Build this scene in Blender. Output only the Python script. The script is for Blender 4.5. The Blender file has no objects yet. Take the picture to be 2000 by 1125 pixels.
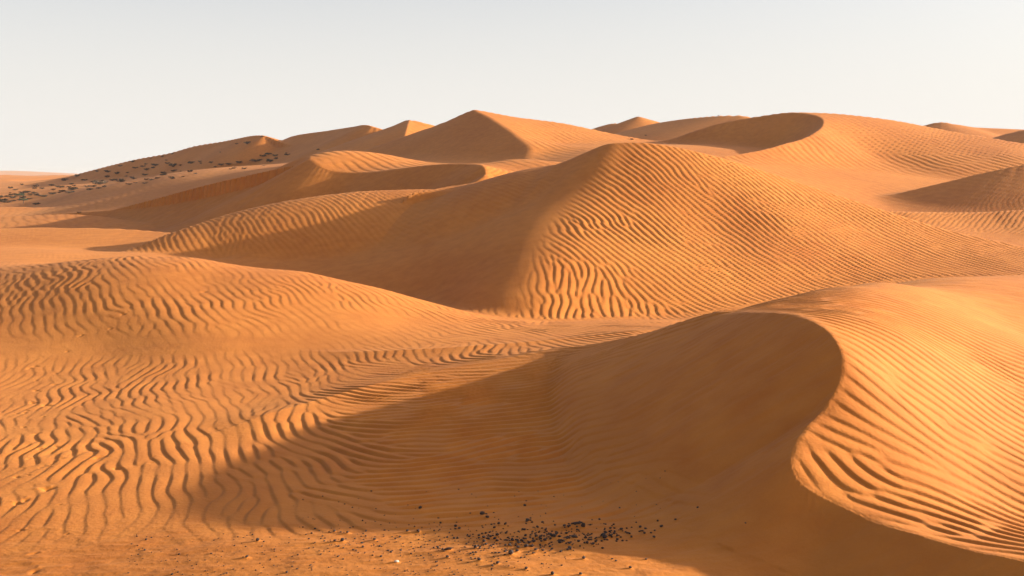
import bpy, bmesh, math, random
import numpy as np
from mathutils import Vector

SC = bpy.context.scene
COL = SC.collection
R = math.radians
rng = np.random.default_rng(7)
random.seed(7)

# ------------------------------------------------------------------ camera, sky, sun
H = 5.0            # eye height above the foreground sand, metres
FPX = 2000.0       # focal length in photo pixels (photo 2000 wide)
HV = 345.0         # photo row of the horizon
SUN_EL, SUN_AZ = 13.8, 80.0      # azimuth clockwise from +Y (camera looks +Y)

cam_d = bpy.data.cameras.new('camera')
cam = bpy.data.objects.new('camera', cam_d)
COL.objects.link(cam)
cam.location = (0, 0, H)
cam.rotation_euler = (R(90), 0, 0)
cam_d.sensor_width = 36.0
cam_d.lens = 36.0 * FPX / 2000.0
cam_d.shift_y = -(562.5 - HV) / 2000.0
cam_d.clip_start = 0.1
cam_d.clip_end = 20000
SC.camera = cam

world = bpy.data.worlds.new('World')
SC.world = world
world.use_nodes = True
nt = world.node_tree
nt.nodes.clear()
sky = nt.nodes.new('ShaderNodeTexSky')
sky.sky_type = 'NISHITA'
sky.sun_disc = False
sky.sun_elevation = R(SUN_EL)
sky.sun_rotation = R(SUN_AZ)
sky.air_density = 0.8
sky.dust_density = 4.0
sky.ozone_density = 1.0
hsv = nt.nodes.new('ShaderNodeHueSaturation')
hsv.inputs['Saturation'].default_value = 0.8
hsv.inputs['Value'].default_value = 0.95
bg = nt.nodes.new('ShaderNodeBackground')
bg.inputs['Strength'].default_value = 0.065
wo = nt.nodes.new('ShaderNodeOutputWorld')
nt.links.new(sky.outputs[0], hsv.inputs['Color'])
# dusty air: a pale veil, thickest at the horizon and thinning evenly upwards
tc = nt.nodes.new('ShaderNodeTexCoord')
sep = nt.nodes.new('ShaderNodeSeparateXYZ')
nt.links.new(tc.outputs['Generated'], sep.inputs[0])
veil = nt.nodes.new('ShaderNodeMapRange')
veil.interpolation_type = 'SMOOTHSTEP'
for k_, v_ in (('From Min', 0.0), ('From Max', 0.42), ('To Min', 0.92), ('To Max', 0.0)):
    veil.inputs[k_].default_value = v_
nt.links.new(sep.outputs['Z'], veil.inputs['Value'])
mixs = nt.nodes.new('ShaderNodeMix')
mixs.data_type = 'RGBA'
mixs.inputs['B'].default_value = (4.15, 4.0, 3.8, 1)
nt.links.new(veil.outputs[0], mixs.inputs['Factor'])
nt.links.new(hsv.outputs[0], mixs.inputs['A'])
nt.links.new(mixs.outputs['Result'], bg.inputs['Color'])
nt.links.new(bg.outputs[0], wo.inputs['Surface'])

sun_d = bpy.data.lights.new('sun', 'SUN')
sun_d.energy = 3.0
sun_d.angle = R(0.9)
sun_d.color = (1.0, 0.96, 0.86)
sun = bpy.data.objects.new('sun', sun_d)
COL.objects.link(sun)
sdir = Vector((math.cos(R(SUN_EL)) * math.sin(R(SUN_AZ)),
               math.cos(R(SUN_EL)) * math.cos(R(SUN_AZ)), math.sin(R(SUN_EL))))
sun.rotation_euler = sdir.to_track_quat('Z', 'Y').to_euler()
sun.location = (60, 30, 40)

SC.view_settings.view_transform = 'Standard'
SC.view_settings.look = 'None'
SC.view_settings.exposure = 1.85
SC.view_settings.gamma = 1.0

# ------------------------------------------------------------------ helpers: photo point + distance -> place
def P(u, v, y):
    return ((u - 1000.0) * y / FPX, y, H - (v - HV) * y / FPX)

def Q(u, v, z):
    y = (H - z) * FPX / (v - HV)
    return ((u - 1000.0) * y / FPX, y, z)

def PL(*a):
    return np.array([P(*t) for t in a], dtype=np.float64)

class Tps:
    """thin plate surface through scattered points; logc: in (bearing, log distance)"""
    def __init__(self, pts, lam=1e-4, logc=False):
        p = np.array(pts, dtype=np.float64)
        self.logc = logc
        c = self.co(p[:, 0], p[:, 1])
        self.s = np.ptp(c, axis=0).max()
        self.c = c / self.s
        n = len(p)
        K = self.ker(self.c, self.c) + lam * np.eye(n)
        M = np.zeros((n + 3, n + 3))
        M[:n, :n] = K
        M[:n, n] = 1
        M[:n, n + 1:] = self.c
        M[n:, :n] = M[:n, n:].T
        b = np.zeros(n + 3)
        b[:n] = p[:, 2]
        self.w = np.linalg.solve(M, b)
    def co(self, x, y):
        if self.logc:
            return np.stack([x / y * 1.6, np.log(y)], 1)
        return np.stack([x, y], 1)
    def ker(self, a, b):
        d2 = np.subtract.outer(a[:, 0], b[:, 0]) ** 2
        d2 += np.subtract.outer(a[:, 1], b[:, 1]) ** 2
        lg = np.log(d2 + 1e-12)
        lg *= d2
        lg *= .5
        return lg
    def __call__(self, x, y):
        out = np.empty(len(x))
        n = len(self.c)
        for i in range(0, len(x), 60000):
            c = self.co(x[i:i + 60000], y[i:i + 60000]) / self.s
            out[i:i + 60000] = self.ker(c, self.c) @ self.w[:n] + self.w[n] + c @ self.w[n + 1:]
        return out

def catmull(p, n=8):
    p = np.asarray(p)
    q = np.vstack([2 * p[0] - p[1], p, 2 * p[-1] - p[-2]])
    out = []
    for i in range(1, len(q) - 2):
        for t in np.arange(n) / n:
            a, b, c, d = q[i - 1], q[i], q[i + 1], q[i + 2]
            out.append(0.5 * (2 * b + (c - a) * t + (2 * a - 5 * b + 4 * c - d) * t * t
                              + (3 * b - a - 3 * c + d) * t ** 3))
    out.append(q[-2])
    return np.array(out)

def nearest(poly, x, y):
    """signed distance (positive on the right hand side of travel), interpolated columns 2.. of poly"""
    best = np.full(len(x), 1e18)
    sd = np.zeros(len(x))
    vals = np.zeros((len(x), poly.shape[1] - 2))
    for a, b in zip(poly[:-1], poly[1:]):
        dx, dy = b[0] - a[0], b[1] - a[1]
        L2 = dx * dx + dy * dy + 1e-12
        t = np.clip(((x - a[0]) * dx + (y - a[1]) * dy) / L2, 0, 1)
        ex, ey = x - a[0] - t * dx, y - a[1] - t * dy
        d2 = ex * ex + ey * ey
        m = d2 < best
        if not m.any():
            continue
        best[m] = d2[m]
        cr = dx * (y[m] - a[1]) - dy * (x[m] - a[0])
        sd[m] = np.sqrt(d2[m]) * np.where(cr < 0, 1.0, -1.0)
        vals[m] = a[2:] + t[m][:, None] * (b[2:] - a[2:])
    return sd, vals

def smin(a, b, k):
    h = np.maximum(k - np.abs(a - b), 0) / k
    return np.minimum(a, b) - h * h * k * 0.25

def smax(a, b, k):
    return -smin(-a, -b, k)

def envelope(poly, x, y, fall):
    """highest of the surfaces that fall away from every stretch of a crest line"""
    out = np.full(len(x), -1e9)
    for a, b in zip(poly[:-1], poly[1:]):
        dx, dy = b[0] - a[0], b[1] - a[1]
        t = np.clip(((x - a[0]) * dx + (y - a[1]) * dy) / (dx * dx + dy * dy + 1e-12), 0, 1)
        d = np.hypot(x - a[0] - t * dx, y - a[1] - t * dy)
        out = np.maximum(out, a[2] + t * (b[2] - a[2]) - fall(d, a, b, t))
    return out

def slip(poly, slope, right=True):
    """face at the angle of repose below a crest line on one side; keeps rising on the other"""
    if poly.shape[1] == 3:
        poly = np.hstack([poly, np.full((len(poly), 1), slope)])
    def f(x, y):
        sd, v = nearest(poly, x, y)
        if not right:
            sd = -sd
        z = v[:, 0] - v[:, 1] * sd
        m = np.nonzero(sd > 0)[0]
        if len(m):
            z[m] = envelope(poly, x[m], y[m], lambda d, a, b, t: (a[3] + t * (b[3] - a[3])) * d)
        return z
    return f

def ridge(poly, right, left, curve=0.0):
    """crest line with one slope on each side"""
    def f(x, y):
        sd, v = nearest(poly, x, y)
        z = np.empty(len(x))
        for m, sl, cv in ((np.nonzero(sd > 0)[0], right, curve), (np.nonzero(sd <= 0)[0], left, 0.0)):
            if len(m):
                z[m] = envelope(poly, x[m], y[m], lambda d, a, b, t: sl * d + cv * d * d)
        return z
    return f

# ------------------------------------------------------------------ lattice noise
def vnoise(x, y, seed=0):
    xi, yi = np.floor(x).astype(np.int64), np.floor(y).astype(np.int64)
    fx, fy = x - xi, y - yi
    fx, fy = fx * fx * fx * (fx * (6 * fx - 15) + 10), fy * fy * fy * (fy * (6 * fy - 15) + 10)
    def h(a, b):
        n = (a * 374761393 + b * 668265263 + seed * 974634777) & 0xffffffff
        n = ((n ^ (n >> 13)) * 1274126177) & 0xffffffff
        return ((n ^ (n >> 16)) & 0xffff) / 32767.5 - 1.0
    a = h(xi, yi) * (1 - fx) + h(xi + 1, yi) * fx
    b = h(xi, yi + 1) * (1 - fx) + h(xi + 1, yi + 1) * fx
    return a * (1 - fy) + b * fy

def fbm(x, y, seed=0, octv=4):
    s, a = 0, 1.0
    for i in range(octv):
        s = s + a * vnoise(x * 2 ** i + 17.3 * i, y * 2 ** i - 9.1 * i, seed + i)
        a *= 0.5
    return s / 1.9

# ------------------------------------------------------------------ the dunes
base_pts = [
    # floor in front
    Q(1000, 1100, .03), Q(1300, 1105, .08), Q(600, 1125, -.12), Q(200, 1125, -.34), Q(-250, 1125, -.5), Q(1500, 1125, .0), Q(1700, 1125, -.3),
    Q(2200, 1125, -.6), Q(300, 1000, -.3), Q(0, 900, -.34), Q(600, 900, -.2), Q(1000, 900, -.06), Q(1250, 950, .0),
    Q(-300, 850, -.4), Q(300, 800, -.2), (0, 9, -.1), (-5, 9, -.4), (5, 9, -.3), (12, 10, -.8), (12, 16, -.2), (10, 21, .2), (-11, 14, -.5),
    # low saddle running left from the right-hand dune
    Q(1300, 642, .5), Q(1150, 659, .4), Q(1000, 671, .3), Q(850, 680, .2), Q(700, 687, .08), Q(1200, 700, .7),
    Q(1300, 750, .5), Q(1100, 800, .2), Q(1000, 740, .25), Q(800, 770, .04), Q(1300, 850, .15), Q(500, 700, -.06), 
    P(1050, 628, 37), P(1300, 625, 36.5), P(1200, 622, 39), (14, 36, -.3), (25, 38, -.4), (8, 30, .2), (16, 30, .4),
    # rounded dune on the left
    P(380, 495, 41), P(250, 498, 41.5), P(130, 509, 41.5), P(0, 526, 41.5), P(-250, 550, 41), P(600, 523, 40), P(750, 560, 39),
    P(850, 592, 38), P(950, 616, 37.5), P(400, 560, 36), P(400, 620, 32), P(200, 600, 33.5), Q(200, 680, -.06), P(600, 600, 34),
    Q(0, 650, .1), Q(-250, 680, -.1), P(800, 630, 33.5),
    (-14, 47.5, .1), (-20, 47, .8), (-8, 46, -.8), (0, 45, -1.3), (6, 43, -.9), (-28, 48, .9),
    # left flats behind it
    P(100, 492, 54), P(300, 492, 54), (-30, 62, .75), (-22, 60, .6), (-34, 78, .55), (-26, 76, .6), (-50, 104, .5), (-40, 98, .6), (-72, 146, -.3),
    P(-300, 420, 100), P(-300, 390, 150), P(40, 392, 165), P(150, 372, 152), P(330, 344, 142), P(560, 322, 135), P(450, 352, 112),
    P(300, 373, 120), P(600, 330, 110),
    # plateau behind
    (-12, 92, 5.0), (0, 92, 5.6), P(1150, 294, 98), P(1280, 281, 106), P(900, 320, 100), P(1720, 414, 74), P(2000, 416, 72),
    P(2250, 416, 72), P(1800, 450, 62), P(1400, 400, 66), P(1100, 400, 66), P(700, 440, 62), P(500, 470, 60), P(1500, 360, 76), P(2250, 350, 95),
    P(1000, 310, 150), P(1500, 290, 150), P(2000, 300, 150), P(2500, 330, 150), P(600, 320, 170), P(1000, 320, 260), P(2000, 320, 260),
    P(400, 340, 260), P(0, 350, 300), P(-400, 360, 300), P(1000, 340, 450), P(2200, 340, 450), P(0, 346, 450), P(1000, 345, 1200),
    P(0, 349, 1200), P(2000, 345, 1200), P(-600, 349, 1200), P(1000, 346, 3000), P(-600, 347, 3000), P(2600, 346, 3000),
]
base_f = Tps(base_pts, 2e-4, True)

# sharp line of the saddle
R_cr = catmull(np.array([Q(1420, 628, .5), Q(1300, 642, .55), Q(1150, 658.5, .45), Q(1000, 671, .36), Q(850, 680, .26), Q(700, 687, .12), Q(560, 690, -.06)]), 4)[::-1]
S_cr = catmull(np.hstack([PL((1405, 623, 22.3), (1330, 636, 23.2), (1250, 655, 24.7), (1100, 682, 26.0), (960, 706, 25.7), (800, 738, 24.9), (650, 775, 23.4), (520, 812, 21.9)), np.array([[.65], [.5], [.34], [.2], [.15], [.13], [.12], [.12]])]), 4)[::-1]
def S_f(x, y):
    sd, v = nearest(S_cr, x, y)
    return v[:, 0] - np.where(sd > 0, v[:, 1], np.maximum(v[:, 1], .17)) * np.abs(sd) - .02 * sd * sd
def RG(right, left, *pts):
    return ridge(catmull(PL(*pts), 4), right, left)
# low swells on the left flats
D_f = [RG(.10, .3, (-400, 452, 71), (0, 446, 70), (200, 447, 69), (330, 455, 67), (430, 467, 63)),
       RG(.10, .3, (-400, 428, 93), (0, 421, 92), (150, 418, 90), (285, 437, 83)),
       RG(.08, .3, (-400, 412, 133), (0, 405, 130), (120, 407, 127), (240, 424, 116))]
# right foreground dune
A_br = PL((1400, 617, 22.3), (1450, 611, 20.9), (1505, 611, 19.8), (1560, 618, 18.8), (1605, 638, 17.9), (1632, 665, 17.2),
          (1645, 700, 16.65), (1640, 745, 16.2), (1607, 800, 15.65), (1562, 850, 15.0), (1545, 900, 14.4),
          (1570, 948, 13.95), (1650, 990, 13.45), (1800, 1047, 12.4), (2000, 1095, 11.4), (2300, 1135, 10.6))
A_sl = np.array([.42, .52, .56, .6, .6, .62, .62, .62, .62, .62, .62, .62, .62, .62, .62, .62])
A_poly = catmull(np.hstack([A_br, A_sl[:, None]]), 5)
A_top = Tps(list(A_br) + [P(*t) for t in [
    (1500, 590, 23.2), (1600, 566, 25), (1700, 553, 27.3), (1850, 543, 32.5), (2000, 538, 37), (2250, 545, 42),
    (1750, 650, 19.0), (2000, 650, 25), (1880, 600, 25.5), (1750, 750, 16.7), (2000, 750, 19.8), (1700, 850, 15.2), (2000, 850, 17.2),
    (1850, 950, 14.4), (2000, 1000, 14.4), (2250, 800, 19.5), (2250, 1000, 14.4), (2400, 650, 28)]]
    + [(8, 30, .9), (15, 40, .5), (5.2, 27, .5), (24, 33, .2), (18, 16, -.3)], 1e-6)
A_poly[:, 2] = A_top(A_poly[:, 0], A_poly[:, 1])
A_slip = slip(A_poly, .6, True)

# big middle dune
B_cl = PL((380, 520, 53), (520, 497, 56), (700, 455, 58.5), (900, 403, 60), (1000, 364, 60.2), (1100, 317, 59.6), (1165, 287, 59.2), (1190, 278, 59))
B_cr = PL((1240, 276, 59), (1300, 282, 59), (1400, 304, 59), (1500, 335, 59), (1600, 368, 58.6), (1700, 400, 58), (1850, 447, 56), (2000, 480, 54), (2250, 525, 50))
B_rib = PL((1165, 310, 57), (1125, 355, 54.5), (1062, 420, 50), (1020, 500, 45), (992, 580, 41), (985, 630, 39))
B_left = Tps(list(B_cl) + list(B_rib) + [P(*t) for t in [(850, 480, 52), (700, 490, 55), (800, 590, 45.5), (700, 560, 48.5), (600, 530, 52), (920, 440, 53.8)]], 1e-3)
B_right = Tps([B_cl[-1]] + list(B_cr) + list(B_rib) + [P(*t) for t in [
    (1400, 450, 51), (1300, 500, 47), (1500, 500, 48.5), (1300, 400, 52.5), (1500, 420, 53), (1700, 470, 52.5), (1200, 600, 41.5), (1400, 600, 42.5),
    (1600, 560, 46), (1900, 515, 50), (1200, 500, 46.2), (1210, 400, 52), (2200, 560, 46)]], 1e-3)
B_back = slip(catmull(np.vstack([B_cl, B_cr]), 4), .42, False)

F_f = ridge(catmull(PL((385, 452, 60.3), (430, 430, 61.5), (500, 408, 63), (600, 386, 64), (700, 374, 64.5), (800, 370, 64.5), (880, 368, 64.5), (950, 358, 63.5), (1020, 342, 63), (1110, 314, 62)), 4), .12, .4, .022)
G_br = catmull(PL((890, 368, 63.5), (925, 356, 64.5), (947, 340, 66), (944, 325, 69), (905, 319.5, 72.5), (830, 323, 75), (760, 332, 76.5), (700, 337, 78), (650, 333, 79),
                  (620, 322, 80), (600, 312, 81.5), (560, 337, 82.5), (500, 361, 83.5), (400, 385, 86), (300, 402, 90), (180, 413, 95), (60, 420, 100)), 4)
G_top = Tps(list(G_br[4:44:4]) + [P(*t) for t in [(640, 298, 87), (740, 300, 88), (830, 316, 87), (950, 318, 81), (1000, 311, 81), (1090, 317, 79), (1000, 335, 73),
            (1060, 340, 70), (970, 352, 67), (1090, 350, 67)]] + [(-14, 98, 4.6), (-6, 99, 4.8), (2, 96, 5.0), (8, 86, 4.8), (-22, 91, 3.4)], 1e-5)
G_br[4:41, 2] = G_top(G_br[4:41, 0], G_br[4:41, 1])
G_left = ridge(catmull(PL((605, 313, 81.8), (560, 337, 82.5), (500, 361, 83.5), (400, 385, 86), (300, 402, 90), (180, 413, 95), (60, 420, 100)), 4), .18, .5)
H_cl = PL((660, 312, 128), (700, 297, 128), (800, 262, 130), (880, 233, 128), (925, 213, 125))
H_cr = PL((1000, 227, 125), (1100, 240, 123), (1200, 261, 120), (1250, 270, 118), (1350, 286, 115))
H_rib = PL((945, 224, 120), (1000, 258, 109), (1034, 290, 101), (1030, 314, 97))
H_left = Tps(list(H_cl) + list(H_rib) + [P(900, 306, 106), P(780, 312, 116)], 1e-3)
H_right = Tps([H_cl[-1]] + list(H_cr) + list(H_rib) + [P(*t) for t in [(1100, 280, 108), (1060, 300, 100), (1150, 291, 103), (1200, 277, 112)]], 1e-3)
H_back = slip(catmull(np.vstack([H_cl, H_cr]), 4), .42, False)
I_br = catmull(PL((1200, 312, 112), (1300, 276, 115), (1370, 250, 115), (1440, 232, 114), (1520, 220, 112), (1575, 222, 109.5), (1607, 234, 105), (1592, 258, 98.5), (1530, 281, 93),
                  (1435, 302, 87.5), (1330, 322, 82)), 4)
I_top = Tps(list(I_br[12::4]) + [P(*t) for t in [(1640, 222, 111), (1750, 235, 111), (1850, 254, 109), (1950, 271, 106), (2000, 279, 105), (2250, 305, 102),
            (1600, 320, 91.5), (1700, 300, 98), (1550, 345, 84.5), (1700, 384, 88), (1850, 330, 94), (1900, 300, 99), (2000, 310, 97), (1450, 335, 80.5), (2250, 340, 96)]], 1e-6)
I_br[12:, 2] = I_top(I_br[12:, 0], I_br[12:, 1])
I_slip = slip(I_br, .6, True)
I_back = slip(catmull(PL((1200, 312, 112), (1300, 276, 115), (1370, 250, 115), (1440, 232, 114), (1520, 220, 112), (1640, 222, 111), (1750, 235, 111), (1850, 254, 109),
                         (1950, 271, 106), (2000, 279, 105), (2250, 305, 102)), 4), .4, False)
J_f = RG(.3, .3, (1640, 410, 79), (1690, 397, 79.3), (1770, 374, 79.6), (1850, 355, 79.8), (1920, 338, 80), (2000, 322, 80), (2100, 314, 80), (2300, 325, 80))
K_f = RG(.24, .3, (1680, 418, 67), (1740, 413, 66), (1850, 415, 66), (1930, 414, 66), (2000, 410, 66), (2300, 400, 66))
L1_f = RG(.55, .3, (-500, 420, 330), (-200, 392, 290), (0, 371, 260), (60, 357, 252), (110, 350, 245), (180, 332, 235), (260, 312, 225), (330, 299, 218), (380, 285, 213), (440, 275, 207), (490, 265, 200), (515, 264, 197))
L2_f = RG(.5, .3, (480, 318, 215), (530, 288, 207), (570, 266, 201), (640, 255, 191), (690, 247, 181), (718, 244, 174), (752, 258, 171))
L3_f = RG(.45, .3, (720, 272, 180), (752, 257, 174), (778, 243, 169), (800, 234, 163), (845, 244, 163), (900, 262, 162))
L3r_f = RG(.36, .36, (800, 234, 163), (796, 246, 156), (790, 268, 148))
N1_f = RG(.36, .3, (1130, 262, 206), (1165, 249, 202), (1195, 241, 198), (1215, 241, 196), (1235, 232, 192), (1248, 227.5, 189), (1268, 237, 188), (1300, 241, 187), (1360, 258, 186))
N2_f = RG(.26, .3, (1170, 270, 168), (1225, 256, 163), (1270, 243, 158), (1330, 233, 152), (1400, 226, 146), (1450, 225, 143))
N3_f = RG(.3, .3, (1780, 252, 152), (1830, 239, 151), (1860, 241, 150), (1900, 247, 150), (1960, 250, 150), (2100, 256, 150))
N4_f = RG(.3, .3, (1900, 280, 127), (1950, 266, 125), (2000, 253, 123), (2100, 235, 122), (2300, 225, 120))
M_f = RG(.05, .05, (-900, 338, 2700), (-500, 333, 2700), (-100, 335, 2680), (-20, 337, 2670), (10, 333, 2660), (55, 335, 2650), (90, 341, 2640), (150, 342, 2630), (300, 352, 2600))

DUNES = [  # name, label, box (x0,x1,y0,y1), blend, surface
    ('floor', None, None, 0, None),
    ('rounded', None, None, 0, None),
    ('A', 'near lit dune on the right, curved brink above a dark slip face', (0, 40, 8, 40), .6),
    ('B', 'large peaked middle dune, ripples on its right flank, left face shaded', (-30, 60, 33, 75), .5),
    ('F', 'low dune with a bright rim behind the left foot of the peaked middle dune', (-45, 15, 50, 85), .3),
    ('G', 'dune with a pale flat top and curved shaded slip face, left of the middle dune', (-70, 20, 60, 110), .5),
    ('H', 'tall pointed dune on the skyline left of centre, left face in shadow', (-45, 45, 90, 155), .8),
    ('I', 'broad high dune on the right skyline with a shaded hollow', (5, 90, 70, 150), .8),
    ('J', 'shaded dune rising to the right edge behind the middle dune', (15, 75, 65, 105), .5),
    ('K', 'low rippled dune at the right edge below the shaded dune', (15, 75, 48, 80), .5),
    ('L', 'long dark hillside dune on the far left dotted with bushes', (-230, -20, 150, 340), 1.0),
    ('L2', 'far shaded dune ridge left of the pointed skyline dune', (-90, 10, 130, 230), 1.0),
    ('N1', 'small distant peaked dune between the two big skyline dunes', (0, 50, 165, 220), 1.0),
    ('N2', 'sloping far dune left of the shaded hollow', (0, 50, 125, 180), .8),
    ('N3', 'dark distant dune crest on the right skyline', (45, 110, 125, 180), .8),
    ('N4', 'far dune crest at the right edge of the skyline', (40, 110, 105, 150), .8),
    ('M', 'pale hazy dunes on the far left horizon', (-4000, 100, 2000, 3100), 2.0),
]
IDX = {d[0]: i for i, d in enumerate(DUNES)}

def dune_z(n, x, y):
    """height, ripple strength"""
    if n == 'A':
        a, b = A_top(x, y), A_slip(x, y)
        lee = nearest(A_poly, x, y)[0] > 0
        a = np.where(lee, np.maximum(a, b + .03), a)
        return smin(a, b, .05), np.clip((b - a) * 4, 0, 1) * np.clip((29 - y) / 8, .1, 1)
    if n == 'B':
        l, r, bk = B_left(x, y), B_right(x, y), B_back(x, y)
        return smin(smin(l, r, np.clip((60.5 - y) / 9, .12, 1) * 1.3), bk, .2), np.clip((l - r) * 1.2 - .1, 0, 1) * np.clip((bk - r) * 6, .25, 1)
    if n == 'F':
        return F_f(x, y), np.full(len(x), .6)
    if n == 'G':
        a, b = G_top(x, y), slip(G_br, .55, False)(x, y)
        a = np.where(nearest(G_br, x, y)[0] < 0, np.maximum(a, b + .06), a)
        z = smin(a, b, .1)
        z2 = G_left(x, y)
        return np.maximum(z, z2), np.where(z > z2, np.clip((b - a) * 4, 0, .7), 0)
    if n == 'H':
        l, r, bk = H_left(x, y), H_right(x, y), H_back(x, y)
        return smin(smin(l, r, .25), bk, .3), np.clip((l - r) * 2, 0, 1)
    if n == 'I':
        a, b, bk = I_top(x, y), I_slip(x, y), I_back(x, y)
        a = np.where(nearest(I_br, x, y)[0] > 0, np.maximum(a, b + .1), a)
        return smin(smin(a, b, .15), bk, .3), np.clip((b - a) * 2, 0, 1)
    if n == 'J':
        return J_f(x, y), np.full(len(x), .25)
    if n == 'K':
        return K_f(x, y), np.full(len(x), .8)
    if n == 'L':
        return L1_f(x, y), np.zeros(len(x))
    if n == 'L2':
        return np.maximum(np.maximum(L2_f(x, y), L3_f(x, y)), L3r_f(x, y)), np.zeros(len(x))
    f = {'N1': N1_f, 'N2': N2_f, 'N3': N3_f, 'N4': N4_f, 'M': M_f}[n]
    return f(x, y), np.zeros(len(x))

def terrain(x, y):
    """smooth dune surface: height, dune index, ripple strength"""
    z = base_f(x, y)
    m = np.nonzero((x > -12) & (x < 9) & (y > 12) & (y < 36))[0]
    if len(m):
        sd, v = nearest(R_cr, x[m], y[m])
        z[m] = smax(z[m], v[:, 0] - np.where(sd > 0, .17, .13) * np.abs(sd) - .035 * sd * sd, .12)
        z[m] = smax(z[m], S_f(x[m], y[m]), .25)
    m = np.nonzero((x < -8) & (y > 52) & (y < 150))[0]
    if len(m):
        for f in D_f:
            z[m] = smax(z[m], f(x[m], y[m]), .25)
    far = np.clip((y - 45) / 30, 0, 1)
    z = z + far * np.minimum(y / 120, 3) * .2 * fbm(x / 14, y / 22, 3, 3)
    far2 = np.clip((y - 120) / 200, 0, 1)
    z = z + far2 * 1.6 * fbm(x / 40, y / 60, 5, 3)
    idx = np.where((y > 29.5) & (y < 50) & (x < 1 - (y - 30) * .1), 1, 0)
    # ripple strength on the open sand: dies out in the swept patch and on the stony ground
    amp = np.full(len(x), .95)
    amp = np.where(y > 48, .28, amp)
    uu, vv = x / y, (H - z) / y
    swept = np.exp(-(((x + 13.5) / 5.0) ** 2 + ((y - 30.5) / 1.6) ** 2)) + np.exp(-(((x + 8.5) / 4) ** 2 + ((y - 29.6) / .9) ** 2))
    amp = amp * (1 - .9 * np.clip(swept, 0, 1))
    amp = amp * (1 + 1.4 * np.clip((x + 4.5) / 3, 0, 1) * np.clip((26 - y) / 3, 0, 1))
    stony = np.clip((15.6 - y - .07 * (x + 3)) / 1.2, 0, 1)
    amp = amp * (1 - stony)
    for i, d in enumerate(DUNES):
        if d[2] is None:
            continue
        x0, x1, y0, y1 = d[2]
        m = np.nonzero((x > x0) & (x < x1) & (y > y0) & (y < y1))[0]
        if len(m) == 0:
            continue
        zz, aa = dune_z(d[0], x[m], y[m])
        k = d[3]
        old = z[m]
        # fade out towards the box edges so that nothing is cut off
        e = np.minimum(np.minimum(x[m] - x0, x1 - x[m]), np.minimum(y[m] - y0, y1 - y[m]))
        zz = zz - np.maximum(0, 1.5 - e) ** 2 * 1.2
        w = np.clip((zz - old) / k * .5 + .5, 0, 1)
        amp[m] = amp[m] * (1 - w) + aa * w
        z[m] = smax(old, zz, k)
        idx[m] = np.where(zz > old, i, idx[m])
    return z, idx, amp

def wind_angle(x, y, idx):
    """downwind direction of the ripples, radians"""
    a = np.full(len(x), 208.0)
    a = np.where(idx == IDX['A'], 244 - 44 * np.clip(1 - (x - 4.0) / 1.6, 0, 1) * np.clip((17 - y) / 1.5, 0, 1), a)
    fl = idx == 0
    # the wind is turned round in the lee of the right-hand dune
    t = np.clip((x + 4.6 + .12 * (y - 17)) / 3.6, 0, 1)
    t = t * t * (3 - 2 * t)
    near = np.clip((27.2 - y - .17 * (x)) / 2.0, 0, 1)
    a = np.where(fl, 200 + 76 * t * near, a)
    a = np.where(idx == 1, 210, a)
    bl = np.clip((9 - x - (y - 40) * .2) / 6, 0, 1)
    a = np.where(idx == IDX['B'], 211 - 26 * bl, a)
    a = a + 14 * vnoise(x / 3.1, y / 3.1, 41) + np.where(idx < 2, 26, np.where(idx == IDX['A'], 24, 9)) * vnoise(x / .8, y / .8, 42)
    return np.radians(a)

# ------------------------------------------------------------------ ripple field: aligned wave packets over the sand
LAM = 0.285
CELL = 0.046
GX0, GX1, GY0, GY1 = -50.0, 50.0, 9.0, 82.0
GNX, GNY = int((GX1 - GX0) / CELL), int((GY1 - GY0) / CELL)

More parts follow.
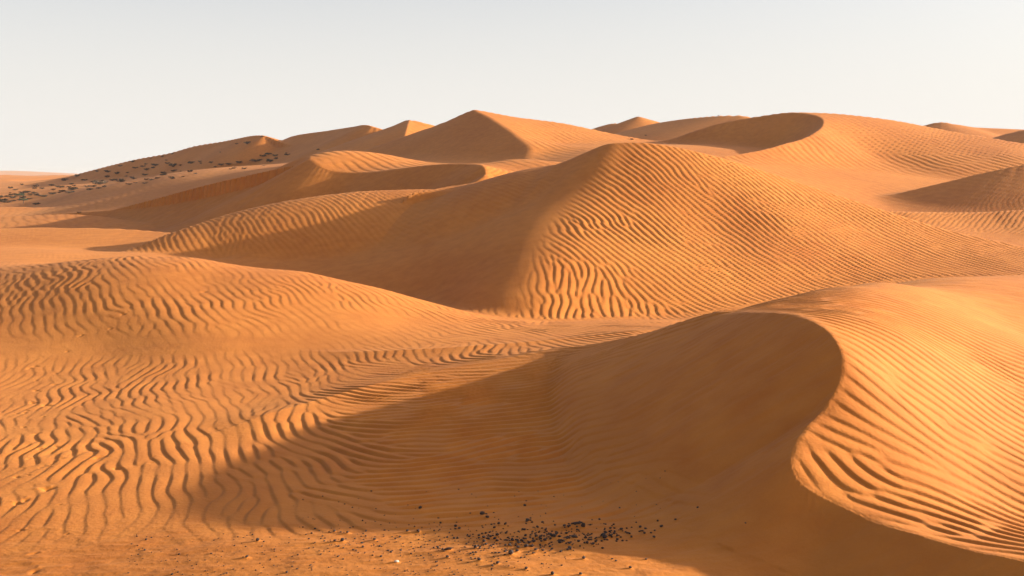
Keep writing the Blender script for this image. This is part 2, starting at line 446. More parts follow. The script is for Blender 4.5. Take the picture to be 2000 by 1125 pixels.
def make_ripples():
    cs = 0.29
    ny = int((GY1 - GY0 - 2.4) / cs)
    cx, cy = [], []
    for j in range(ny):
        yy = GY0 + 1.2 + j * cs
        hw = min(yy * .56 + .8, GX1 - 1.4)
        n = int(2 * hw / cs)
        cx.append(-hw + (np.arange(n) + .5) * cs)
        cy.append(np.full(n, yy))
    cx, cy = np.concatenate(cx), np.concatenate(cy)
    cx += rng.uniform(-.12, .12, len(cx))
    cy += rng.uniform(-.12, .12, len(cy))
    z, idx, amp = terrain(cx, cy)
    keep = amp > .03
    cx, cy, idx = cx[keep], cy[keep], idx[keep]
    th = wind_angle(cx, cy, idx)
    lam = LAM * (1 + .13 * vnoise(cx / 4, cy / 4, 77))
    lf = np.full(len(DUNES), 1.2)
    lf[0], lf[1], lf[IDX['A']], lf[IDX['B']] = 0.95, 1.1, 1.05, 1.32
    lam = lam * lf[idx]
    k = 2 * math.pi / lam
    kx, ky = k * np.cos(th), k * np.sin(th)
    g0 = np.radians(np.where(idx == IDX['A'], 242, np.where((idx == 0) & (cx > -2.5) & (cy < 27), 274, np.where(idx == 0, 201, 210))))
    ph = 2 * math.pi / (LAM * lf[idx]) * (cx * np.cos(g0) + cy * np.sin(g0)) + 3.5 * vnoise(cx / 2.3, cy / 2.3, 91)
    W = 11
    off = np.arange(-W, W + 1) * CELL
    OX, OY = np.meshgrid(off, off)
    ci = np.round((cx - GX0) / CELL).astype(int)
    cj = np.round((cy - GY0) / CELL).astype(int)
    cx, cy = GX0 + ci * CELL, GY0 + cj * CELL
    ct, st = np.cos(th), np.sin(th)
    Z = None
    iters = 5
    B = 2000
    OXf, OYf = OX.ravel().astype(np.float32), OY.ravel().astype(np.float32)
    dj, di = np.meshgrid(np.arange(-W, W + 1), np.arange(-W, W + 1), indexing='ij')
    dlin = (dj * GNX + di).ravel()
    for it in range(iters):
        Zr = np.zeros(GNX * GNY, dtype=np.float64)
        Zi = np.zeros(GNX * GNY, dtype=np.float64)
        for s in range(0, len(cx), B):
            e = min(s + B, len(cx))
            along = (-OXf[None] * st[s:e, None] + OYf[None] * ct[s:e, None]).astype(np.float32)
            across = (OXf[None] * ct[s:e, None] + OYf[None] * st[s:e, None]).astype(np.float32)
            env = np.exp(-(along / .34) ** 2 - (across / .25) ** 2)
            arg = (k[s:e, None] * across + ph[s:e, None]).astype(np.float32)
            lin = ((cj[s:e] * GNX + ci[s:e])[:, None] + dlin[None]).ravel()
            lo, hi = lin.min(), lin.max() + 1
            Zr[lo:hi] += np.bincount(lin - lo, (env * np.cos(arg)).ravel(), hi - lo)
            Zi[lo:hi] += np.bincount(lin - lo, (env * np.sin(arg)).ravel(), hi - lo)
        c = cj * GNX + ci
        ph = np.arctan2(Zi[c], Zr[c])
    return Zr.reshape(GNY, GNX).astype(np.float32), Zi.reshape(GNY, GNX).astype(np.float32)

ZR, ZI = make_ripples()
ZREF = float(np.sqrt(np.median((ZR ** 2 + ZI ** 2)[(ZR ** 2 + ZI ** 2) > .05])))

def bil(F, fx, fy):
    i, j = np.floor(fx).astype(int), np.floor(fy).astype(int)
    a, b = fx - i, fy - j
    return (F[j, i] * (1 - a) + F[j, i + 1] * a) * (1 - b) + (F[j + 1, i] * (1 - a) + F[j + 1, i + 1] * a) * b

def ripple_profile(ph):
    """0..1 over one wave: long gentle rise, short steep drop"""
    t = np.mod(ph / (2 * math.pi), 1.0)
    r = .78
    up = np.sin(np.minimum(t / r, 1) * math.pi / 2) ** 1.1
    dn = .5 + .5 * np.cos(np.clip((t - r) / (1 - r), 0, 1) * math.pi)
    return np.where(t < r, up, dn)

def ripples(x, y, amp, idx):
    h = np.zeros(len(x))
    m = np.nonzero((x > GX0 + .2) & (x < GX1 - .2) & (y > GY0 + .2) & (y < GY1 - .2) & (amp > .01))[0]
    fx, fy = (x[m] - GX0) / CELL, (y[m] - GY0) / CELL
    zr, zi = bil(ZR, fx, fy), bil(ZI, fx, fy)
    mag = np.sqrt(zr * zr + zi * zi) / ZREF
    w = np.clip(mag * 1.6, 0, 1)
    fade = np.clip((GY1 - y[m]) / 10, 0, 1)
    big = np.clip(.75 + .5 * vnoise(x[m] / 3.3, y[m] / 3.3, 11), .3, 1.1)
    big = np.where(idx[m] < 2, big * np.clip(.85 + .7 * vnoise(x[m] / .8, y[m] / .8, 13), .2, 1.25), big)
    big = np.where(idx[m] >= 2, np.maximum(big, .8) * np.where(idx[m] == IDX['B'], 2.0, 1.4), big)
    h[m] = (ripple_profile(np.arctan2(zi, zr)) - .5) * w * amp[m] * big * fade * .0235 * (1 + np.clip((y[m] - 40) / 60, 0, .8))
    # farther dunes: broader waves that can still be told apart
    m = np.nonzero((y > 70) & (y < 160) & (amp > .02))[0]
    if len(m):
        xx, yy = x[m], y[m]
        r2 = np.random.default_rng(5)
        zr = np.zeros(len(m)); zi = np.zeros(len(m))
        for q in range(22):
            t = np.radians(212 + r2.normal(0, 9)); kk = 2 * math.pi / (.85 * (1 + r2.normal(0, .07)))
            a = kk * (xx * math.cos(t) + yy * math.sin(t)) + r2.uniform(0, 6.28)
            zr += np.cos(a); zi += np.sin(a)
        w = np.clip(np.sqrt(zr * zr + zi * zi) / 3, 0, 1) * np.clip((yy - 70) / 12, 0, 1)
        h[m] += (ripple_profile(np.arctan2(zi, zr)) - .5) * w * amp[m] * .058
    return h

# footprints and scuffs trodden into the sand
def trail(pts, step, jit):
    p = catmull(np.array(pts, float), 10)
    out, acc, side = [], 0, 1
    for a, b in zip(p[:-1], p[1:]):
        L = math.hypot(*(b - a)[:2])
        acc += L
        if acc > step:
            acc = 0; side = -side
            d = (b - a) / (L + 1e-9)
            out.append((b[0] - d[1] * side * .16 + random.uniform(-jit, jit), b[1] + d[0] * side * .16 + random.uniform(-jit, jit), math.atan2(d[1], d[0]), random.uniform(.45, 1.05)))
    return out
def Q2(u, v, z=0.0):
    return Q(u, v, z)[:2]
PRINTS = trail([Q2(60, 1090), Q2(80, 1040), Q2(105, 990), Q2(70, 900), Q2(75, 850), Q2(60, 800), Q2(75, 745, .1), Q2(90, 700, .1)], .55, .06)
PRINTS += trail([Q2(40, 860), Q2(130, 862), Q2(250, 880), Q2(330, 868)], .7, .1)
PRINTS += trail([P(0, 690, 28)[:2], P(90, 665, 29)[:2], P(160, 640, 31)[:2], P(270, 610, 33)[:2], P(330, 588, 34.5)[:2], P(420, 585, 34.8)[:2], P(560, 575, 36)[:2], P(680, 578, 36)[:2]], .75, .15)
PRINTS += trail([P(860, 640, 34)[:2], P(900, 625, 36)[:2], P(930, 610, 40)[:2], P(900, 585, 43)[:2]], .6, .2)

MARKS = []
for (px, py, a, s_) in PRINTS:
    for _ in range(random.choice((1, 2, 3))):
        MARKS.append((px + random.gauss(0, .09), py + random.gauss(0, .09), a + random.gauss(0, .7), s_ * random.uniform(.5, 1.1)))
def scuffs(x, y):
    h = np.zeros(len(x))
    for (px, py, a, s) in MARKS:
        m = np.nonzero((np.abs(x - px) < .6) & (np.abs(y - py) < .6))[0]
        if len(m) == 0:
            continue
        dx, dy = x[m] - px, y[m] - py
        c, sn = math.cos(a), math.sin(a)
        l, t = (dx * c + dy * sn) / (.11 * s), (-dx * sn + dy * c) / (.055 * s)
        r2 = l * l + t * t
        h[m] += -.030 * s * np.exp(-r2) + .012 * s * np.exp(-((l - 1.3) ** 2 + t * t) / .8)
    return h

# stones lying on the swept floor: photo place and size in photo pixels; the wind leaves a tail of sand behind each
r3 = np.random.default_rng(21)
ST = []
for _ in range(430):
    u = r3.normal(1075, 105)
    ST.append((u, 1052 - .06 * (u - 1085) + r3.normal(0, 17 - 8 * max(0, min(1, (u - 1100) / 130))), 2.8 + abs(r3.normal(0, 2.9))))
for _ in range(230):
    ST.append((r3.uniform(600, 1000), r3.normal(1055, 24), 2 + abs(r3.normal(0, 2.0))))
for _ in range(480):
    ST.append((r3.uniform(250, 1300), 1040 + 95 * r3.uniform(0, 1) ** .8, 1.8 + abs(r3.normal(0, 1.6))))
for _ in range(60):
    ST.append((r3.uniform(560, 1300), r3.uniform(950, 1030), 1.6 + abs(r3.normal(0, 1.3))))
for u, v, d in [(821, 996, 8), (1025, 990, 7), (987, 1028, 7), (669, 1058, 9), (654, 1060, 7), (1140, 1092, 8), (1079, 1124, 10), (1203, 1096, 6), (1134, 1122, 8), (503, 1060, 9),
                (482, 1092, 7), (690, 1073, 6), (972, 1104, 8), (1028, 1113, 7), (560, 1118, 6), (350, 1085, 5), (1456, 1075, 5), (1210, 997, 5)]:
    ST.append((u, v, d))
ST = [t for t in ST if 955 < t[1] < 1140 and not (t[0] > 1180 + (1062 - t[1]) * 2.2 and t[1] > 1020 and t[2] < 4.9)]
ST.sort(key=lambda t: -t[2])
BIG = [(942, 1009, 11, 'dark double-lobed stone alone above the pebble patch', (1.0, .7, .75)), (952, 1013, 7, 'dark stone resting against the double-lobed one', (1.1, .8, .6)),
       (1139, 1032, 10, 'largest dark rock, at the head of the dense pebble patch', (.9, .8, 1.0)), (1126, 1029, 17, 'long flat dark slab beside the largest rock of the pebble patch', (1.3, .5, .28)),
       (1122, 1053, 12, 'dark elongated stone in the middle of the dense pebble patch', (1.2, .7, .4)), (775, 1097, 8, 'single pale whitish stone among dark pebbles', (1.2, .8, .5)),
       (875, 1076, 12, 'dark flat stone at the lower shadow edge left of the pebble patch', (1.4, .6, .35))]
WIND_TAIL = math.radians(184)
def stone_xy_all(u, v):
    u, v = np.asarray(u, float), np.asarray(v, float)
    y = np.full(len(u), 14.0)
    for _ in range(12):
        y = (H - base_f((u - 1000) * y / FPX, y)) * FPX / (v - HV)
    return (u - 1000) * y / FPX, y
def stone_xy(u, v):
    y = 14.0
    for _ in range(12):
        x = (u - 1000) * y / FPX
        y = (H - float(base_f(np.array([x]), np.array([y]))[0])) * FPX / (v - HV)
    return (u - 1000) * y / FPX, y
TL = ST[:90] + [b[:3] for b in BIG]
TX, TY = stone_xy_all([t[0] for t in TL], [t[1] for t in TL])
TAILS = [(x, y, t[2] * y / FPX) for x, y, t in zip(TX, TY, TL)]

def tails(x, y):
    h = np.zeros(len(x))
    c, sn = math.cos(WIND_TAIL), math.sin(WIND_TAIL)
    for px, py, d in TAILS:
        m = np.nonzero((np.abs(x - px) < d * 8) & (np.abs(y - py) < d * 3))[0]
        if len(m):
            l = ((x[m] - px) * c + (y[m] - py) * sn) / d
            t = (-(x[m] - px) * sn + (y[m] - py) * c) / d
            h[m] += d * .3 * np.where(l > 0, np.exp(-l / 2.2), np.exp(-(l / .7) ** 2)) * np.exp(-(t / .6) ** 2)
    return h

def fine(x, y, z, amp, idx):
    """small relief: ripples, scuffs, lumps on the stony floor, sand slides"""
    h = ripples(x, y, amp, idx) + scuffs(x, y)
    m = np.nonzero((y < 18) & (y > 11))[0]
    if len(m):
        h[m] += tails(x[m], y[m])
    stony = np.clip((15.9 - y - .07 * (x + 3)) / 1.4, 0, 1) * (idx == 0)
    m = np.nonzero(stony > 0)[0]
    if len(m):
        h[m] += stony[m] * (.016 * fbm(x[m] * 2.2, y[m] * 5.5, 31, 3) + .010 * np.maximum(fbm(x[m] * 3.0, y[m] * 9, 35, 3), .1))
    m = np.nonzero(amp < .3)[0]
    h[m] += (.3 - amp[m]) / .3 * np.where(y[m] < 30, 1.0, .55) * .018 * fbm(x[m] / 1.3, y[m] / 1.3, 51, 4)
    m = np.nonzero((idx == IDX['A']) & (amp < .5))[0]
    h[m] += (.5 - amp[m]) * (.05 * fbm(x[m] / 2.2, y[m] / .45, 53, 3) + .02 * vnoise(x[m] / .5, y[m] / .14, 57))
    m = np.nonzero(y < 60)[0]
    h[m] += .02 * fbm(x[m] / 2.7, y[m] / 2.7, 61, 2)
    return h

# ------------------------------------------------------------------ mesh rows and columns
QUICK = False
cs_in = 2.65 if not QUICK else 5.0
cols = np.concatenate([np.arange(-900, -60, 14), np.arange(-60, 2060, cs_in), np.arange(2060, 2900, 14)])
NROW = 1400 if not QUICK else 500
probe_u = np.linspace(0, 2000, 41)
ly = np.linspace(math.log(9.0), math.log(420), 2600)
py_ = np.exp(ly)
need = []
for u in probe_u:
    zz = terrain((u - 1000) / FPX * py_, py_)[0]
    v = HV + (H - zz) / py_ * FPX
    mn = np.minimum.accumulate(v)
    prev = np.concatenate([[v[0] + 3], mn[:-1]])
    need.append(np.maximum(prev - v, 0))
need = np.array(need)
wgt = np.percentile(need, 88, axis=0) + need.mean(0)
kern = np.ones(25) / 25
wgt = np.convolve(wgt, kern, 'same') + wgt.sum() / len(wgt) * .35
wgt = wgt * np.where(py_ > 150, np.where(py_ < 275, 2.5, .7), np.where((py_ > 78) & (py_ < 98), 1.7, np.where((py_ > 16) & (py_ < 30), 1.7, 1)))
cum = np.concatenate([[0], np.cumsum(wgt)[:-1]])
rows = np.exp(np.interp(np.linspace(0, cum[-1], NROW), cum, ly))
rows = np.concatenate([rows, np.exp(np.linspace(math.log(425), math.log(3200), 90))])
NR, NC = len(rows), len(cols)
X = ((cols[None, :] - 1000) / FPX * rows[:, None]).ravel()
Y = np.repeat(rows, NC)
Zs, IDXV, AMP = terrain(X, Y)
Z = Zs + fine(X, Y, Zs, AMP, IDXV)

def ground_z(x, y):
    x = np.atleast_1d(np.asarray(x, float)); y = np.atleast_1d(np.asarray(y, float))
    z, i, a = terrain(x, y)
    return z + fine(x, y, z, a, i)

# ------------------------------------------------------------------ materials
def new_mat(name):
    m = bpy.data.materials.new(name)
    m.use_nodes = True
    n = m.node_tree
    n.nodes.clear()
    o = n.nodes.new('ShaderNodeOutputMaterial')
    b = n.nodes.new('ShaderNodeBsdfPrincipled')
    n.links.new(b.outputs[0], o.inputs['Surface'])
    return m, n, b

def sand_material():
    m, n, b = new_mat('sand')
    L = n.links.new
    geo = n.nodes.new('ShaderNodeNewGeometry')
    def noise(scale, det, vec=geo.outputs['Position']):
        t = n.nodes.new('ShaderNodeTexNoise')
        t.inputs['Scale'].default_value = scale
        t.inputs['Detail'].default_value = det
        L(vec, t.inputs['Vector'])
        return t
    big = noise(.12, 4)
    mid = noise(1.7, 5)
    grain = noise(70, 3)
    ramp = n.nodes.new('ShaderNodeValToRGB')
    ramp.color_ramp.elements[0].position = .3
    ramp.color_ramp.elements[0].color = (.48, .130, .0160, 1)
    ramp.color_ramp.elements[1].position = .7
    ramp.color_ramp.elements[1].color = (.66, .216, .033, 1)
    mixf = n.nodes.new('ShaderNodeMath'); mixf.operation = 'MULTIPLY_ADD'
    mixf.inputs[1].default_value = .45
    L(mid.outputs['Fac'], mixf.inputs[0])
    sc = n.nodes.new('ShaderNodeMath'); sc.operation = 'MULTIPLY'; sc.inputs[1].default_value = .55
    L(big.outputs['Fac'], sc.inputs[0])
    L(sc.outputs[0], mixf.inputs[2])
    L(mixf.outputs[0], ramp.inputs['Fac'])
    gm = n.nodes.new('ShaderNodeMix'); gm.data_type = 'RGBA'; gm.blend_type = 'OVERLAY'
    gm.inputs['Factor'].default_value = .16
    L(ramp.outputs['Color'], gm.inputs['A'])
    L(grain.outputs['Fac'], gm.inputs['B'])
    L(gm.outputs['Result'], b.inputs['Base Color'])
    b.inputs['Roughness'].default_value = .75
    b.inputs['Sheen Weight'].default_value = .035
    b.inputs['Sheen Roughness'].default_value = .6
    b.inputs['Sheen Tint'].default_value = (1, .74, .46, 1)
    b.inputs['Specular IOR Level'].default_value = .12
    bump = n.nodes.new('ShaderNodeBump')
    bump.inputs['Strength'].default_value = .25
    bump.inputs['Distance'].default_value = .012
    L(grain.outputs['Fac'], bump.inputs['Height'])
    bump2 = n.nodes.new('ShaderNodeBump')
    bump2.inputs['Strength'].default_value = .3
    bump2.inputs['Distance'].default_value = .03
    fn = noise(14, 4)
    L(fn.outputs['Fac'], bump2.inputs['Height'])
    L(bump.outputs['Normal'], bump2.inputs['Normal'])
    L(bump2.outputs['Normal'], b.inputs['Normal'])
    return m
SAND = sand_material()

# ------------------------------------------------------------------ build the sand surface, one object for each dune
def grid_normals():
    x, y, z = X.reshape(NR, NC), Y.reshape(NR, NC), Z.reshape(NR, NC)
    def d(a, ax):
        return np.gradient(a, axis=ax)
    ux, uy, uz = d(x, 1), d(y, 1), d(z, 1)
    vx, vy, vz = d(x, 0), d(y, 0), d(z, 0)
    n = np.stack([uy * vz - uz * vy, uz * vx - ux * vz, ux * vy - uy * vx], -1)
    n /= np.linalg.norm(n, axis=-1, keepdims=True)
    n[n[..., 2] < 0] *= -1
    return n.reshape(-1, 3)
NRM = grid_normals()

def sheet(name, quads):
    used = np.zeros(NR * NC, bool)
    used[quads.ravel()] = True
    ids = np.nonzero(used)[0]
    remap = np.full(NR * NC, -1)
    remap[ids] = np.arange(len(ids))
    q = remap[quads]
    me = bpy.data.meshes.new(name)
    me.vertices.add(len(ids))
    me.vertices.foreach_set('co', np.stack([X[ids], Y[ids], Z[ids]], 1).astype(np.float32).ravel())
    me.loops.add(q.size)
    me.loops.foreach_set('vertex_index', q.ravel().astype(np.int32))
    me.polygons.add(len(q))
    me.polygons.foreach_set('loop_start', np.arange(0, q.size, 4, dtype=np.int32))
    me.polygons.foreach_set('loop_total', np.full(len(q), 4, dtype=np.int32))
    me.update(calc_edges=True)
    me.polygons.foreach_set('use_smooth', np.ones(len(q), dtype=bool))
    me.normals_split_custom_set_from_vertices(NRM[ids].tolist())
    me.materials.append(SAND)
    o = bpy.data.objects.new(name, me)
    COL.objects.link(o)
    return o

gi = np.arange(NR * NC).reshape(NR, NC)
quads = np.stack([gi[:-1, :-1], gi[:-1, 1:], gi[1:, 1:], gi[1:, :-1]], -1).reshape(-1, 4)
qid = IDXV[quads[:, 0]]
for i, d in enumerate(DUNES):
    m = qid == i
    if not m.any():
        continue
    o = sheet('sand_floor' if i == 0 else 'sand_dune', quads[m])
    o['kind'] = 'structure'
    o['label'] = d[1] or ('rippled open sand of the foreground, hollows and far plain' if i == 0 else 'low rounded rippled dune in the left middle ground')
    o['category'] = 'sand' if i == 0 else 'dune'

# ------------------------------------------------------------------ stones
def plain_mat(name, c1, c2, scale, rough=.85):
    m, n, b = new_mat(name)
    t = n.nodes.new('ShaderNodeTexNoise'); t.inputs['Scale'].default_value = scale; t.inputs['Detail'].default_value = 4
    tcn = n.nodes.new('ShaderNodeTexCoord')
    n.links.new(tcn.outputs['Object'], t.inputs['Vector'])
    r = n.nodes.new('ShaderNodeValToRGB')
    r.color_ramp.elements[0].position = .35; r.color_ramp.elements[0].color = (*c1, 1)
    r.color_ramp.elements[1].position = .65; r.color_ramp.elements[1].color = (*c2, 1)
    n.links.new(t.outputs['Fac'], r.inputs['Fac'])
    n.links.new(r.outputs['Color'], b.inputs['Base Color'])
    b.inputs['Roughness'].default_value = rough
    return m
M_STONE = plain_mat('dark_stone', (.026, .012, .007), (.065, .031, .017), 2.0)
M_PALE = plain_mat('pale_stone', (.55, .42, .30), (.75, .62, .48), 2.0)

def stone_mesh(name, sub, seed, mat, squash=(1, .85, .65)):
    r = random.Random(seed)
    bm = bmesh.new()
    bmesh.ops.create_icosphere(bm, subdivisions=sub, radius=.5)
    lobes = [(Vector((r.gauss(0, 1), r.gauss(0, 1), r.gauss(0, 1))).normalized(), r.uniform(-.16, .22)) for _ in range(5)]
    for v in bm.verts:
        n = v.co.normalized()
        k = 1 + sum(a * max(0, n.dot(d)) ** 2 for d, a in lobes) + r.uniform(-.07, .07)
        v.co = Vector((v.co.x * squash[0], v.co.y * squash[1], v.co.z * squash[2])) * k
    me = bpy.data.meshes.new(name)
    bm.to_mesh(me); bm.free()
    me.materials.append(mat)
    return me

STONE_M = [stone_mesh('pebble', 1, 100 + q, M_STONE, (1, random.uniform(.7, 1), random.uniform(.5, .8))) for q in range(9)]
def put_stone(name, me, u, v, d, label, group=None, scale=(1, 1, 1), rz=None, at=None):
    x, y = stone_xy(u, v) if at is None else at[:2]
    s = d * y / FPX
    z = float(ground_z(x, y)[0]) if at is None else float(at[2])
    o = bpy.data.objects.new(name, me)
    COL.objects.link(o)
    o.location = (x, y, z + s * scale[2] * .16)
    o.scale = (s * scale[0], s * scale[1], s * scale[2])
    o.rotation_euler = (random.uniform(-.2, .2), random.uniform(-.2, .2), random.uniform(0, 6.28) if rz is None else rz)
    o['label'] = label
    o['category'] = 'stone'
    if group:
        o['group'] = group
    return o

for q, (u, v, d, lab, sc_) in enumerate(BIG):
    pale = 'pale' in lab
    me = stone_mesh('stone', 2, 300 + q, M_PALE if pale else M_STONE, (1, 1, 1))
    put_stone('stone', me, u, v, d, lab, None, sc_, random.uniform(-.25, .25))
NSING = 285
ST_XY = stone_xy_all([t[0] for t in ST], [t[1] for t in ST])
ST_Z = ground_z(*ST_XY)
for q, t in enumerate(ST[:NSING]):
    put_stone('pebble', random.choice(STONE_M), t[0], t[1], t[2], 'small dark pebble scattered on the sand floor at the bottom', 'dark pebbles on the sand floor', (1, 1, 1), None,
              (ST_XY[0][q], ST_XY[1][q], ST_Z[q]))
# the finest grit, one mass
gv = [(ST_XY[0][q], ST_XY[1][q], ST[q][2] * ST_XY[1][q] / FPX, random.uniform(0, 6.28), random.choice(STONE_M)) for q in range(NSING, len(ST))]
gz = ST_Z[NSING:]
if gv:
    V, Fc = [], []
    for (x, y, s_, a, src), z in zip(gv, gz):
        b0 = len(V)
        ca, sa = math.cos(a), math.sin(a)
        for v in src.vertices:
            V.append((x + s_ * (v.co.x * ca - v.co.y * sa), y + s_ * (v.co.x * sa + v.co.y * ca), z + s_ * (v.co.z + .16)))
        for p in src.polygons:
            Fc.append([b0 + i for i in p.vertices])
    me = bpy.data.meshes.new('grit')
    me.from_pydata(V, [], Fc)
    me.materials.append(M_STONE)
    o = bpy.data.objects.new('grit', me)
    COL.objects.link(o)
    o['kind'] = 'stuff'
    o['label'] = 'fine dark grit strewn between the pebbles'
    o['category'] = 'grit'

# ------------------------------------------------------------------ desert shrubs and trees on the far left hillside
def raycast(u, v, y0=60.0, y1=330.0):
    ys = np.exp(np.linspace(math.log(y0), math.log(y1), 500))
    zs = terrain((u - 1000) / FPX * ys, ys)[0]
    gap = (H - (v - HV) * ys / FPX) - zs
    hit = np.nonzero(gap <= 0)[0]
    i = hit[0] if len(hit) else int(np.argmin(gap / ys))
    return (u - 1000) / FPX * ys[i], ys[i], zs[i]
M_SHRUB = plain_mat('dry_shrub', (.045, .024, .010), (.095, .052, .020), 3.0)
M_GREEN = plain_mat('green_foliage', (.025, .032, .012), (.06, .075, .025), 3.0)
M_BARK = plain_mat('bark', (.06, .04, .025), (.12, .08, .05), 5.0)

def tube(V, Fc, pts, rad, n=5):
    rings = []
    for i, (p, r_) in enumerate(zip(pts, rad)):
        d = (pts[min(i + 1, len(pts) - 1)] - pts[max(i - 1, 0)]).normalized()
        a = d.orthogonal().normalized(); b = d.cross(a)
        base = len(V)
        for k in range(n):
            t = 2 * math.pi * k / n
            V.append(tuple(p + (a * math.cos(t) + b * math.sin(t)) * r_))
        rings.append(base)
    for r0, r1 in zip(rings[:-1], rings[1:]):
        for k in range(n):
            Fc.append([r0 + k, r0 + (k + 1) % n, r1 + (k + 1) % n, r1 + k])

def leaves(V, Fc, r, centre, rad, count, size):
    for _ in range(count):
        d = Vector((r.gauss(0, 1), r.gauss(0, 1), r.gauss(0, 1))).normalized() * r.uniform(.3, 1) ** .5
        c = centre + Vector((d.x * rad.x, d.y * rad.y, d.z * rad.z))
        a = Vector((r.gauss(0, 1), r.gauss(0, 1), r.gauss(0, 1))).normalized()
        b = a.orthogonal().normalized()
        s_ = size * r.uniform(.6, 1.4)
        i = len(V)
        V += [tuple(c - a * s_), tuple(c + b * s_ * .45), tuple(c + a * s_), tuple(c - b * s_ * .45)]
        Fc.append([i, i + 1, i + 2, i + 3])

def mesh_of(name, V, Fc, mat):
    me = bpy.data.meshes.new(name)
    me.from_pydata(V, [], Fc)
    me.materials.append(mat)
    return me

def shrub_mesh(seed, mat):
    """low wind-bent shrub, unit wide: woody stems and many small leaves in uneven tufts"""
    r = random.Random(seed)
    V, Fc = [], []
    for _ in range(7):
        a = r.uniform(0, 6.28); l = r.uniform(.25, .5)
        e = Vector((math.cos(a) * l, math.sin(a) * l, r.uniform(.15, .42)))
        tube(V, Fc, [Vector((0, 0, -.08)), e * .5 + Vector((0, 0, .05)), e], [.022, .015, .006], 4)
        leaves(V, Fc, r, e * .85, Vector((.17, .17, .12)), 46, .05)
    leaves(V, Fc, r, Vector((0, 0, .16)), Vector((.42, .38, .16)), 120, .05)
    return mesh_of('shrub', V, Fc, mat)
SHRUB_M = [shrub_mesh(500 + q, M_SHRUB) for q in range(5)]
SHRUB_G = shrub_mesh(555, M_GREEN)

def tree(u, v, hpx, label):
    x, y, z = raycast(u, v)
    h = hpx * y / FPX
    r = random.Random(int(u))
    root = bpy.data.objects.new('acacia_tree', None)
    COL.objects.link(root)
    root.location = (x, y, z - .05)
    root['label'] = label; root['category'] = 'tree'
    V, Fc = [], []
    top = Vector((h * .08, 0, h * .5))
    tube(V, Fc, [Vector((0, 0, -.1)), Vector((h * .03, .02, h * .25)), top], [h * .05, h * .038, h * .03], 7)
    ends = []
    for k in range(7):
        a = 6.28 * k / 7 + r.uniform(-.3, .3)
        e = top + Vector((math.cos(a) * h * .5, math.sin(a) * h * .5, h * r.uniform(.14, .34)))
        tube(V, Fc, [top - Vector((0, 0, h * .04)), (top + e) / 2 + Vector((0, 0, h * .05)), e], [h * .026, h * .016, h * .007], 5)
        ends.append(e)
    t = bpy.data.objects.new('trunk', mesh_of('trunk', V, Fc, M_BARK)); COL.objects.link(t); t.parent = root
    V, Fc = [], []
    for e in ends + [top + Vector((0, 0, h * .34))]:
        leaves(V, Fc, r, e, Vector((h * .26, h * .26, h * .12)), 150, h * .035)
    c = bpy.data.objects.new('crown', mesh_of('crown', V, Fc, M_GREEN)); COL.objects.link(c); c.parent = root

tree(38, 389, 13, 'small green acacia tree near the left edge, farther of two')
tree(45, 398, 12, 'small green acacia tree near the left edge, nearer of two')

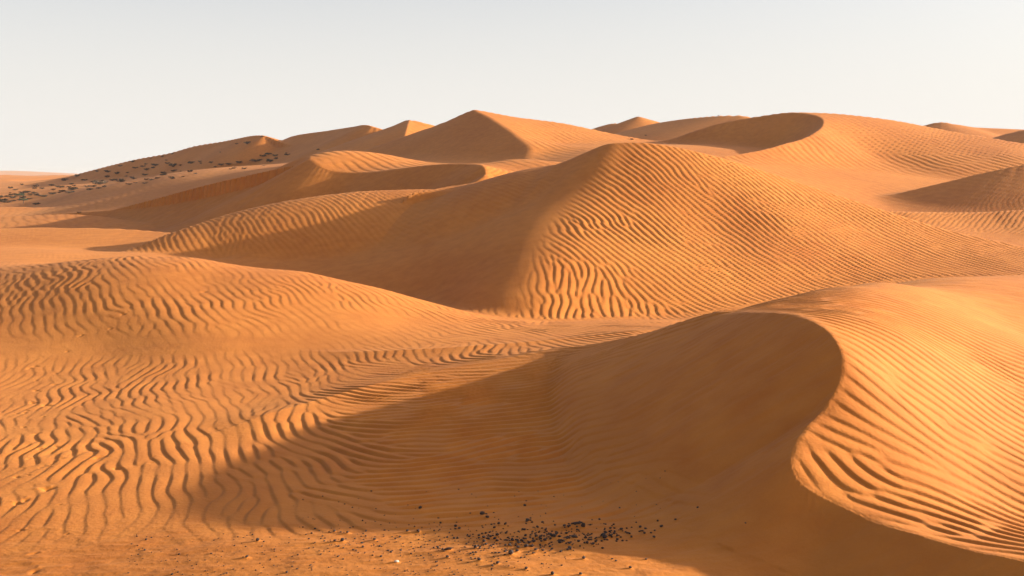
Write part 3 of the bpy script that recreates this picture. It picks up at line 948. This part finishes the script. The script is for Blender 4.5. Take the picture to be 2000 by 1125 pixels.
SH = [(70, 381, 12, 'round shrub just right of the green trees'), (67, 369, 11, None), (120, 374, 17, None), (141, 370, 20, None), (196, 360, 32, 'widest dark shrub clump on the left hillside'),
      (170, 366, 14, None), (238, 354, 20, None), (70, 400, 18, 'low dark shrub below the two green trees'), (156, 417, 11, 'lone dark shrub on the pale flats left of centre'),
      (283, 359, 14, None), (280, 327, 13, None), (299, 329, 12, None), (304, 324, 18, None), (339, 335, 16, None), (374, 320, 18, None), (391, 317, 8, None), (500, 318, 24, 'wide shrub clump at the foot of the far ridge'),
      (448, 322, 14, None), (469, 320, 16, None), (539, 311, 10, None), (562, 304, 14, None), (621, 293, 9, None), (357, 346, 9, None), (381, 340, 10, None), (308, 349, 13, None),
      (285, 352, 12, None), (225, 352, 14, None), (180, 356, 10, None), (105, 372, 12, None), (250, 338, 9, None), (210, 345, 9, None), (420, 328, 9, None),
      (127, 352, 16, 'r'), (150, 345, 14, 'r'), (189, 336, 12, 'r'), (259, 318, 12, 'r'), (235, 326, 9, 'r'), (294, 310, 8, 'r'), (336, 302, 8, 'r'), (318, 307, 9, 'r'), (43, 362, 9, 'r'), (20, 368, 12, 'r'),
      (1262, 265, 6, 'dark speck of a shrub on the sloping far dune'), (1235, 273, 8, 'dark shrub in the gap below the sloping far dune'), (1403, 225, 5, 'tiny shrub on the skyline of the sloping far dune')]
r5 = random.Random(12)
for _ in range(105):
    u = 560 * r5.random() ** 1.5
    top_ = 371 - u * .22
    foot_ = 396 - u * .135
    SH.append((u, top_ + 6 + (foot_ - top_ - 4) * r5.random() ** .6, r5.uniform(6, 18), None))
for q, (u, v, w, lab) in enumerate(SH):
    x, y, z = raycast(u, v)
    o = bpy.data.objects.new('desert_shrub', SHRUB_M[q % 5])
    COL.objects.link(o)
    s_ = w * y / FPX
    o.location = (x, y, z)
    o.scale = (s_, s_ * .8, s_ * random.uniform(.5, .8))
    o.rotation_euler = (0, 0, random.uniform(0, 6.28))
    o['category'] = 'shrub'
    o['group'] = 'desert shrubs on the far dunes'
    if lab == 'r':
        o['label'] = 'small dark shrub along the crest line of the far left hillside'
    elif lab:
        o['label'] = lab
    else:
        o['label'] = 'small dark shrub dotted over the slope of the far left hillside'

# ------------------------------------------------------------------ dusty air
bm = bmesh.new()
bmesh.ops.create_cube(bm, size=1)
me = bpy.data.meshes.new('haze')
bm.to_mesh(me); bm.free()
hz = bpy.data.objects.new('haze', me)
COL.objects.link(hz)
zlo = float(Z.min()) - 1.0
ztop = float(Z.max()) + 2.0
hz.scale = (5200, 3500, ztop - zlo)
hz.location = (0, 1500, (ztop + zlo) / 2)
hz['kind'] = 'stuff'
hz['label'] = 'pale dusty haze over the whole desert'
hz['category'] = 'haze'
hm = bpy.data.materials.new('haze'); hm.use_nodes = True
hn = hm.node_tree; hn.nodes.clear()
ho = hn.nodes.new('ShaderNodeOutputMaterial')
pv = hn.nodes.new('ShaderNodeVolumePrincipled')
pv.inputs['Color'].default_value = (.96, .88, .80, 1)
pv.inputs['Density'].default_value = .00018
pv.inputs['Anisotropy'].default_value = .2
hn.links.new(pv.outputs[0], ho.inputs['Volume'])
me.materials.append(hm)
